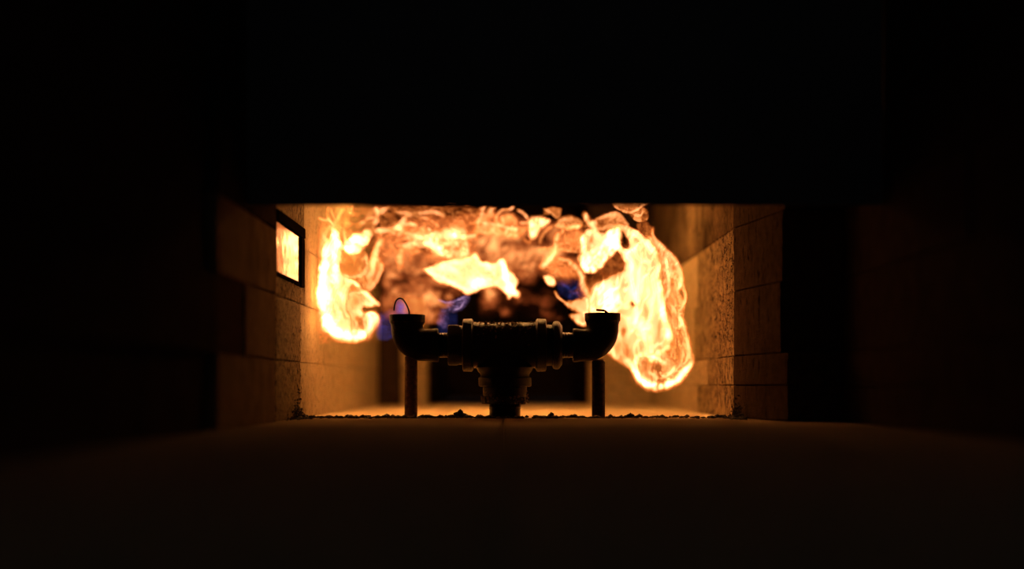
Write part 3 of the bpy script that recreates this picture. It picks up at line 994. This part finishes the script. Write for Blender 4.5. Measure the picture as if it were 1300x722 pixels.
# 5 centre ceiling tips
flame('flame', 'row of small orange flame tips licking the lintel above the middle', (594, 258, 704, 312), 1.14, [
    ('a', [(604, 284), (609, 274), (612, 263), (617, 270), (624, 263), (628, 272), (632, 281), (650, 286), (668, 288), (660, 300), (630, 298), (604, 296)], .75, 4, .3),
    ('a', [(672, 281), (676, 276), (684, 275), (692, 278), (697, 280), (690, 286), (684, 292), (680, 300), (674, 303), (672, 292)], 1.7, 3, .5),
    ('a', [(634, 276), (642, 271), (652, 273), (657, 280), (654, 289), (640, 288)], .7, 4, .2),
    ('s', [(609, 282), (613, 266), (616, 262)], 2.4, 1.5), ('s', [(609, 281), (618, 275), (625, 266), (629, 264)], 2.2, 1.6),
    ('s', [(630, 282), (631, 273), (638, 267), (648, 265), (652, 259)], 2.2, 1.6), ('s', [(656, 266), (664, 269), (670, 277), (674, 284)], 2.2, 1.6),
    ('s', [(592, 284), (608, 283), (622, 284), (640, 287), (652, 290), (660, 289)], 2.2, [1.4, 2.0, 1.8]), ('s', [(660, 282), (672, 282)], 1.8, 1.3),
    ('s', [(684, 312), (689, 298), (697, 291), (703, 286)], 3, 1.1), ('s', [(664, 302), (672, 308), (676, 298)], 3, .8)],
    holes=[(626, 278, 4, 4, .7), (642, 271, 7, 2.6, .6)], lines=.6, seed=57, folds=(.5, 13, 1, 0), warp=(1.2, 9), thick=12, wave=12)

flame('flame', 'small angular orange flame scrap under the lintel, right of centre', (688, 258, 742, 294), 1.12, [
    ('a', [(690, 272), (697, 264), (711, 263), (710, 272), (706, 276), (700, 271)], .45, 2.5, .2),
    ('s', [(690, 265), (700, 270), (708, 276), (712, 264)], 2, 1.3),
    ('a', [(704, 286), (712, 277), (722, 274), (734, 278), (740, 284), (732, 290), (716, 289)], .8, 3, .3), ('s', [(704, 286), (714, 288), (730, 286)], 2, 1.3)],
    seed=61, warp=(1, 9), folds=(.4, 10, 1, 0), thick=8, wave=8)

# 6 curl + lobe
flame('flame', 'yellow hook-shaped flame ribbon with a bulging lobe, left of the white right-hand flame', (680, 262, 800, 384), 1.09, [
    ('a', [(738, 302), (744, 292), (756, 295), (768, 296), (782, 290), (788, 298), (786, 312), (780, 320), (770, 330), (762, 340), (752, 345), (744, 345), (738, 338), (735, 324), (738, 312)], 1.9, 3, .6),
    ('a', [(752, 282), (764, 275), (778, 271), (786, 274), (794, 284), (786, 288), (768, 292), (756, 290)], .55, 3, .3),
    ('a', [(714, 296), (730, 290), (740, 296), (736, 318), (720, 320), (710, 312)], .55, 5),
    ('a', [(694, 340), (706, 330), (722, 334), (732, 340), (734, 352), (715, 350), (700, 346)], .5, 5),
    ('b', 778, 306, 7, 9, 2.8, 0), ('b', 755, 325, 12, 12, .8), ('b', 752, 283, 6, 4, .8, 40),
    ('s', [(686, 341), (694, 334), (702, 322), (706, 310), (708, 299), (716, 291), (730, 288), (748, 285)], [6, 6, 5, 4], [2.2, 2.0, 1.8, 1.7]),
    ('s', [(741, 270), (745, 276), (751, 285), (757, 294), (760, 300)], [3, 6, 4], [2.0, 2.3, 1.6]),
    ('s', [(683, 316), (700, 315), (720, 318), (736, 320)], 3.2, [1.0, 1.4, 1.2]),
    ('s', [(706, 328), (720, 331), (732, 339), (738, 350), (741, 364), (749, 378)], [4, 5, 6, 6], [1.3, 1.7, 2.0, 1.8]),
    ('s', [(754, 280), (768, 275), (782, 270), (792, 279), (799, 289)], 2.4, 1.4),
    ('s', [(738, 296), (741, 310), (739, 326), (746, 341), (757, 340), (770, 328), (782, 318)], 4, 2.4)],
    holes=[(751, 303, 2.4, 7, .5, 10), (764, 303, 2, 7, .4), (762, 286, 8, 3, .45), (730, 322.5, 11, 2.2, .7)],
    lines=.5, seed=71, folds=(.4, 16, 1.2, 0), warp=(1.6, 12), thick=13, wave=12)

flame('flame', 'small detached pale droplet of flame left of the dark blue flame', (686, 345, 712, 368), 1.10, [
    ('a', [(690.5, 351), (697, 349.5), (703, 354), (705, 360), (702, 363), (696, 361), (692, 356)], 1.9, 2.2, .4)], seed=75, warp=(.6, 8), folds=(.15, 12, 1, 0), thick=8, wave=3, step=.7)

# 7 right main body
flame('flame', 'largest flame, blinding white, billowing behind and right of the right nozzle', (700, 282, 866, 474), 1.045, [
    ('a', [(717, 385), (731, 382), (746, 379), (751, 369), (761, 358), (774, 352), (788, 348), (796, 338), (790, 326), (786, 316), (794, 320), (800, 312), (798, 302), (790, 292), (780, 287),
           (797, 288), (810, 297), (824, 308), (834, 322), (838, 345), (838, 372), (842, 400), (850, 428), (846, 438), (832, 446), (822, 452), (814, 452), (806, 464), (792, 461), (776, 452),
           (770, 446), (778, 430), (775, 404), (744, 413), (735, 411), (725, 400), (735, 398)], 3.1, 3.0, .7, 5),
    ('b', 775, 372, 24, 17, 3.6, 0), ('b', 810, 350, 14, 26, 2.4, -8), ('b', 812, 412, 12, 26, 2.6, -6), ('b', 808, 318, 12, 14, 1.6, 40), ('b', 757, 392, 18, 8, 2.4), ('b', 826, 376, 9, 26, 1.8),
    ('s', [(704, 370), (711, 379), (722, 387), (735, 398)], 2.4, 1.7), ('s', [(725, 401), (735, 409), (745, 412)], 4, 3),
    ('s', [(780, 286), (795, 288), (808, 297), (820, 307), (830, 320)], [3, 5, 6], [2, 3, 3.6]), ('s', [(784, 294), (783, 308), (790, 318), (800, 322)], 4, 3),
    ('s', [(833, 330), (836, 360), (840, 395), (849, 428), (843, 442), (832, 449), (826, 460)], [4, 7, 7, 6], [2.4, 4, 4.4, 4]),
    ('s', [(773, 450), (786, 456), (797, 463), (806, 466)], 5, 1.8)],
    holes=[(791, 306, 4.2, 8, .96, -28), (803.5, 386, 5, 3.6, .93), (795, 361, 4, 4, .4), (780, 362, 4, 3, .3), (792, 422, 4, 6, .6), (776, 336, 12, 9, .9, -40), (790, 343, 5, 5, .9), (796, 446, 5, 9, .55),
           (789, 456, 3, 5, .5), (810, 304, 2, 7, .45, -45), (820, 400, 3, 12, .3), (786, 440, 5, 7, .4)],
    seed=83, lines=.4, folds=(.34, 21, 2.4, .12), warp=(2.2, 15), thick=15, wave=8, gain=.47)

# 8 right outer ribbon
flame('flame', 'thin curved outer flame ribbon sweeping down beside the right wall and hooking inwards', (796, 284, 888, 502), 1.02, [
    ('a', [(822, 300), (832, 304), (846, 317), (857, 332), (864, 350), (861, 368), (870, 385), (866, 398), (872, 416), (877, 440), (879, 456), (870, 472), (856, 486), (836, 492), (822, 490), (811, 478),
           (806, 462), (812, 448), (828, 452), (836, 446), (846, 430), (838, 400), (832, 370), (834, 340), (828, 318)], .75, 4, .25),
    ('s', [(831, 286), (829, 298), (838, 311), (851, 324), (860, 338), (864, 352), (863, 364), (857, 370)], [2, 4, 5, 5, 4], [1.2, 1.9, 2.2, 2.4, 1.5]),
    ('s', [(838, 320), (845, 335), (849, 350), (848, 368), (842, 385), (842, 398)], 4, 1.7), ('s', [(856, 340), (866, 360), (870, 380), (862, 396), (858, 404)], 3, 1.5),
    ('s', [(846, 380), (857, 394), (867, 412), (873, 432), (874, 448), (869, 462)], [3, 5, 5], [1.3, 2.0, 2.2]),
    ('s', [(858, 402), (866, 418), (868, 440), (864, 462), (852, 474)], 3.2, 1.4),
    ('s', [(808, 450), (805, 464), (810, 476), (820, 487), (838, 490), (857, 484), (871, 470), (879, 456)], [6, 7, 8, 7, 5], [3.0, 4.0, 4.6, 3.8, 3.0]),
    ('s', [(822, 470), (836, 480), (850, 474), (858, 462)], 4, 1.7), ('s', [(812, 452), (822, 452), (832, 454), (846, 462)], 5, 2.2),
    ('b', 818, 484, 9, 5, 1.4, 20), ('b', 842, 455, 10, 8, .3)],
    holes=[(834, 466, 7, 4.5, .65, -15), (854, 436, 5, 14, .25), (828, 461, 4, 3, .3)],
    lines=.7, seed=97, folds=(.5, 14, 2.8, -.1), warp=(1.4, 14), thick=9, wave=8)

# 9 detached tip
flame('flame', 'detached bowl-shaped orange flame hanging under the lintel at the upper right', (772, 252, 826, 284), 1.0, [
    ('a', [(777, 256), (820, 256), (816, 263), (808, 269), (797, 270), (784, 263)], .42, 2.2, .25),
    ('a', [(798, 270), (815, 262), (822, 271), (821, 279), (812, 281), (803, 276)], .5, 2.5, .1),
    ('s', [(777, 256), (784, 264), (797, 270), (808, 267), (816, 261), (820, 256)], 2.2, [1.5, 1.6, 1.9, 1.8, 1.6]),
    ('s', [(800, 270), (808, 273.5), (814, 273), (816, 266)], 2, 1.4), ('s', [(803, 276), (811, 280), (820, 279), (822, 272)], 2, 1.0)],
    seed=101, folds=(.5, 9, 1, 0), warp=(.9, 8), thick=9, wave=6)
flame('flame', 'faint brownish flame veil between the detached tip and the right-hand ribbon', (800, 276, 836, 308), 1.03, [
    ('a', [(808, 286), (818, 281), (826, 286), (830, 300), (822, 304), (812, 296)], .35, 4)], seed=105, warp=(1.2, 9), folds=(.5, 9, 1.4, 0), thick=8, wave=5)

# 10-12 blue flames
flame('flame', 'dim blue-violet flame rising in front of the left nozzle mouth and its wire arch', (472, 344, 530, 436), 1.035, [
    ('a', [(480, 404), (488, 398), (500, 392), (504, 382), (509, 380), (515, 387), (518, 399), (505, 401), (500, 425), (488, 432), (478, 426)], .62, 4, .12),
    ('b', 509, 391, 6, 8, 1.9), ('b', 485, 402, 6, 8, .5), ('b', 484, 422, 10, 8, .2)],
    ramp=BLUE, gain=.30, seed=111, warp=(1.4, 9), folds=(.35, 12, 1, 0), thick=9, wave=6)
flame('flame', 'ghostly violet flame wisps over the left arm of the burner', (546, 374, 604, 424), 1.06, [
    ('a', [(556, 410), (558, 396), (566, 388), (580, 380), (596, 374), (590, 388), (584, 394), (570, 398), (566, 416)], .32, 4),
    ('s', [(556, 381), (572, 384), (588, 378), (598, 372)], 2.6, .9), ('s', [(576, 393), (584, 391), (590, 381)], 2, .9), ('s', [(570, 384), (576, 388), (584, 390)], 2, .6)],
    ramp=VIOLET, seed=117, warp=(1.2, 9), folds=(.5, 10, 1, 0), thick=8, wave=8)
flame('flame', 'dim blue flame standing between the left elbow and the tee', (548, 386, 584, 428), 1.07, [
    ('a', [(556, 424), (556, 402), (566, 396), (580, 400), (578, 416), (566, 426)], .5, 5)], ramp=BLUE, gain=.28, seed=119, warp=(1.4, 9), folds=(.4, 10, 1, 0), thick=8, wave=6)
flame('flame', 'dark blue flame in the gap left of the white right-hand flame', (700, 346, 752, 390), 1.12, [
    ('a', [(706, 356), (720, 355), (734, 356), (742, 368), (746, 378), (732, 381), (716, 378), (709, 368)], .42, 4),
    ('s', [(712, 360), (720, 364), (728, 372), (736, 370)], 2.4, .7), ('s', [(722, 378), (726, 368), (732, 364)], 2.2, .7)],
    ramp=BLUE, gain=.36, seed=123, warp=(1.5, 9), folds=(.6, 8, 1, 0), thick=8, wave=8)
flame('flame', 'smoky grey-brown flame veil in the notch above the right nozzle', (752, 316, 800, 362), 1.12, [
    ('a', [(760, 345), (766, 334), (778, 322), (790, 322), (794, 338), (784, 350), (768, 354)], .26, 4)], ramp=WARM, seed=127, warp=(1.5, 9), folds=(.6, 9, 1, 0), thick=8, wave=8)
#ENDFLAMES
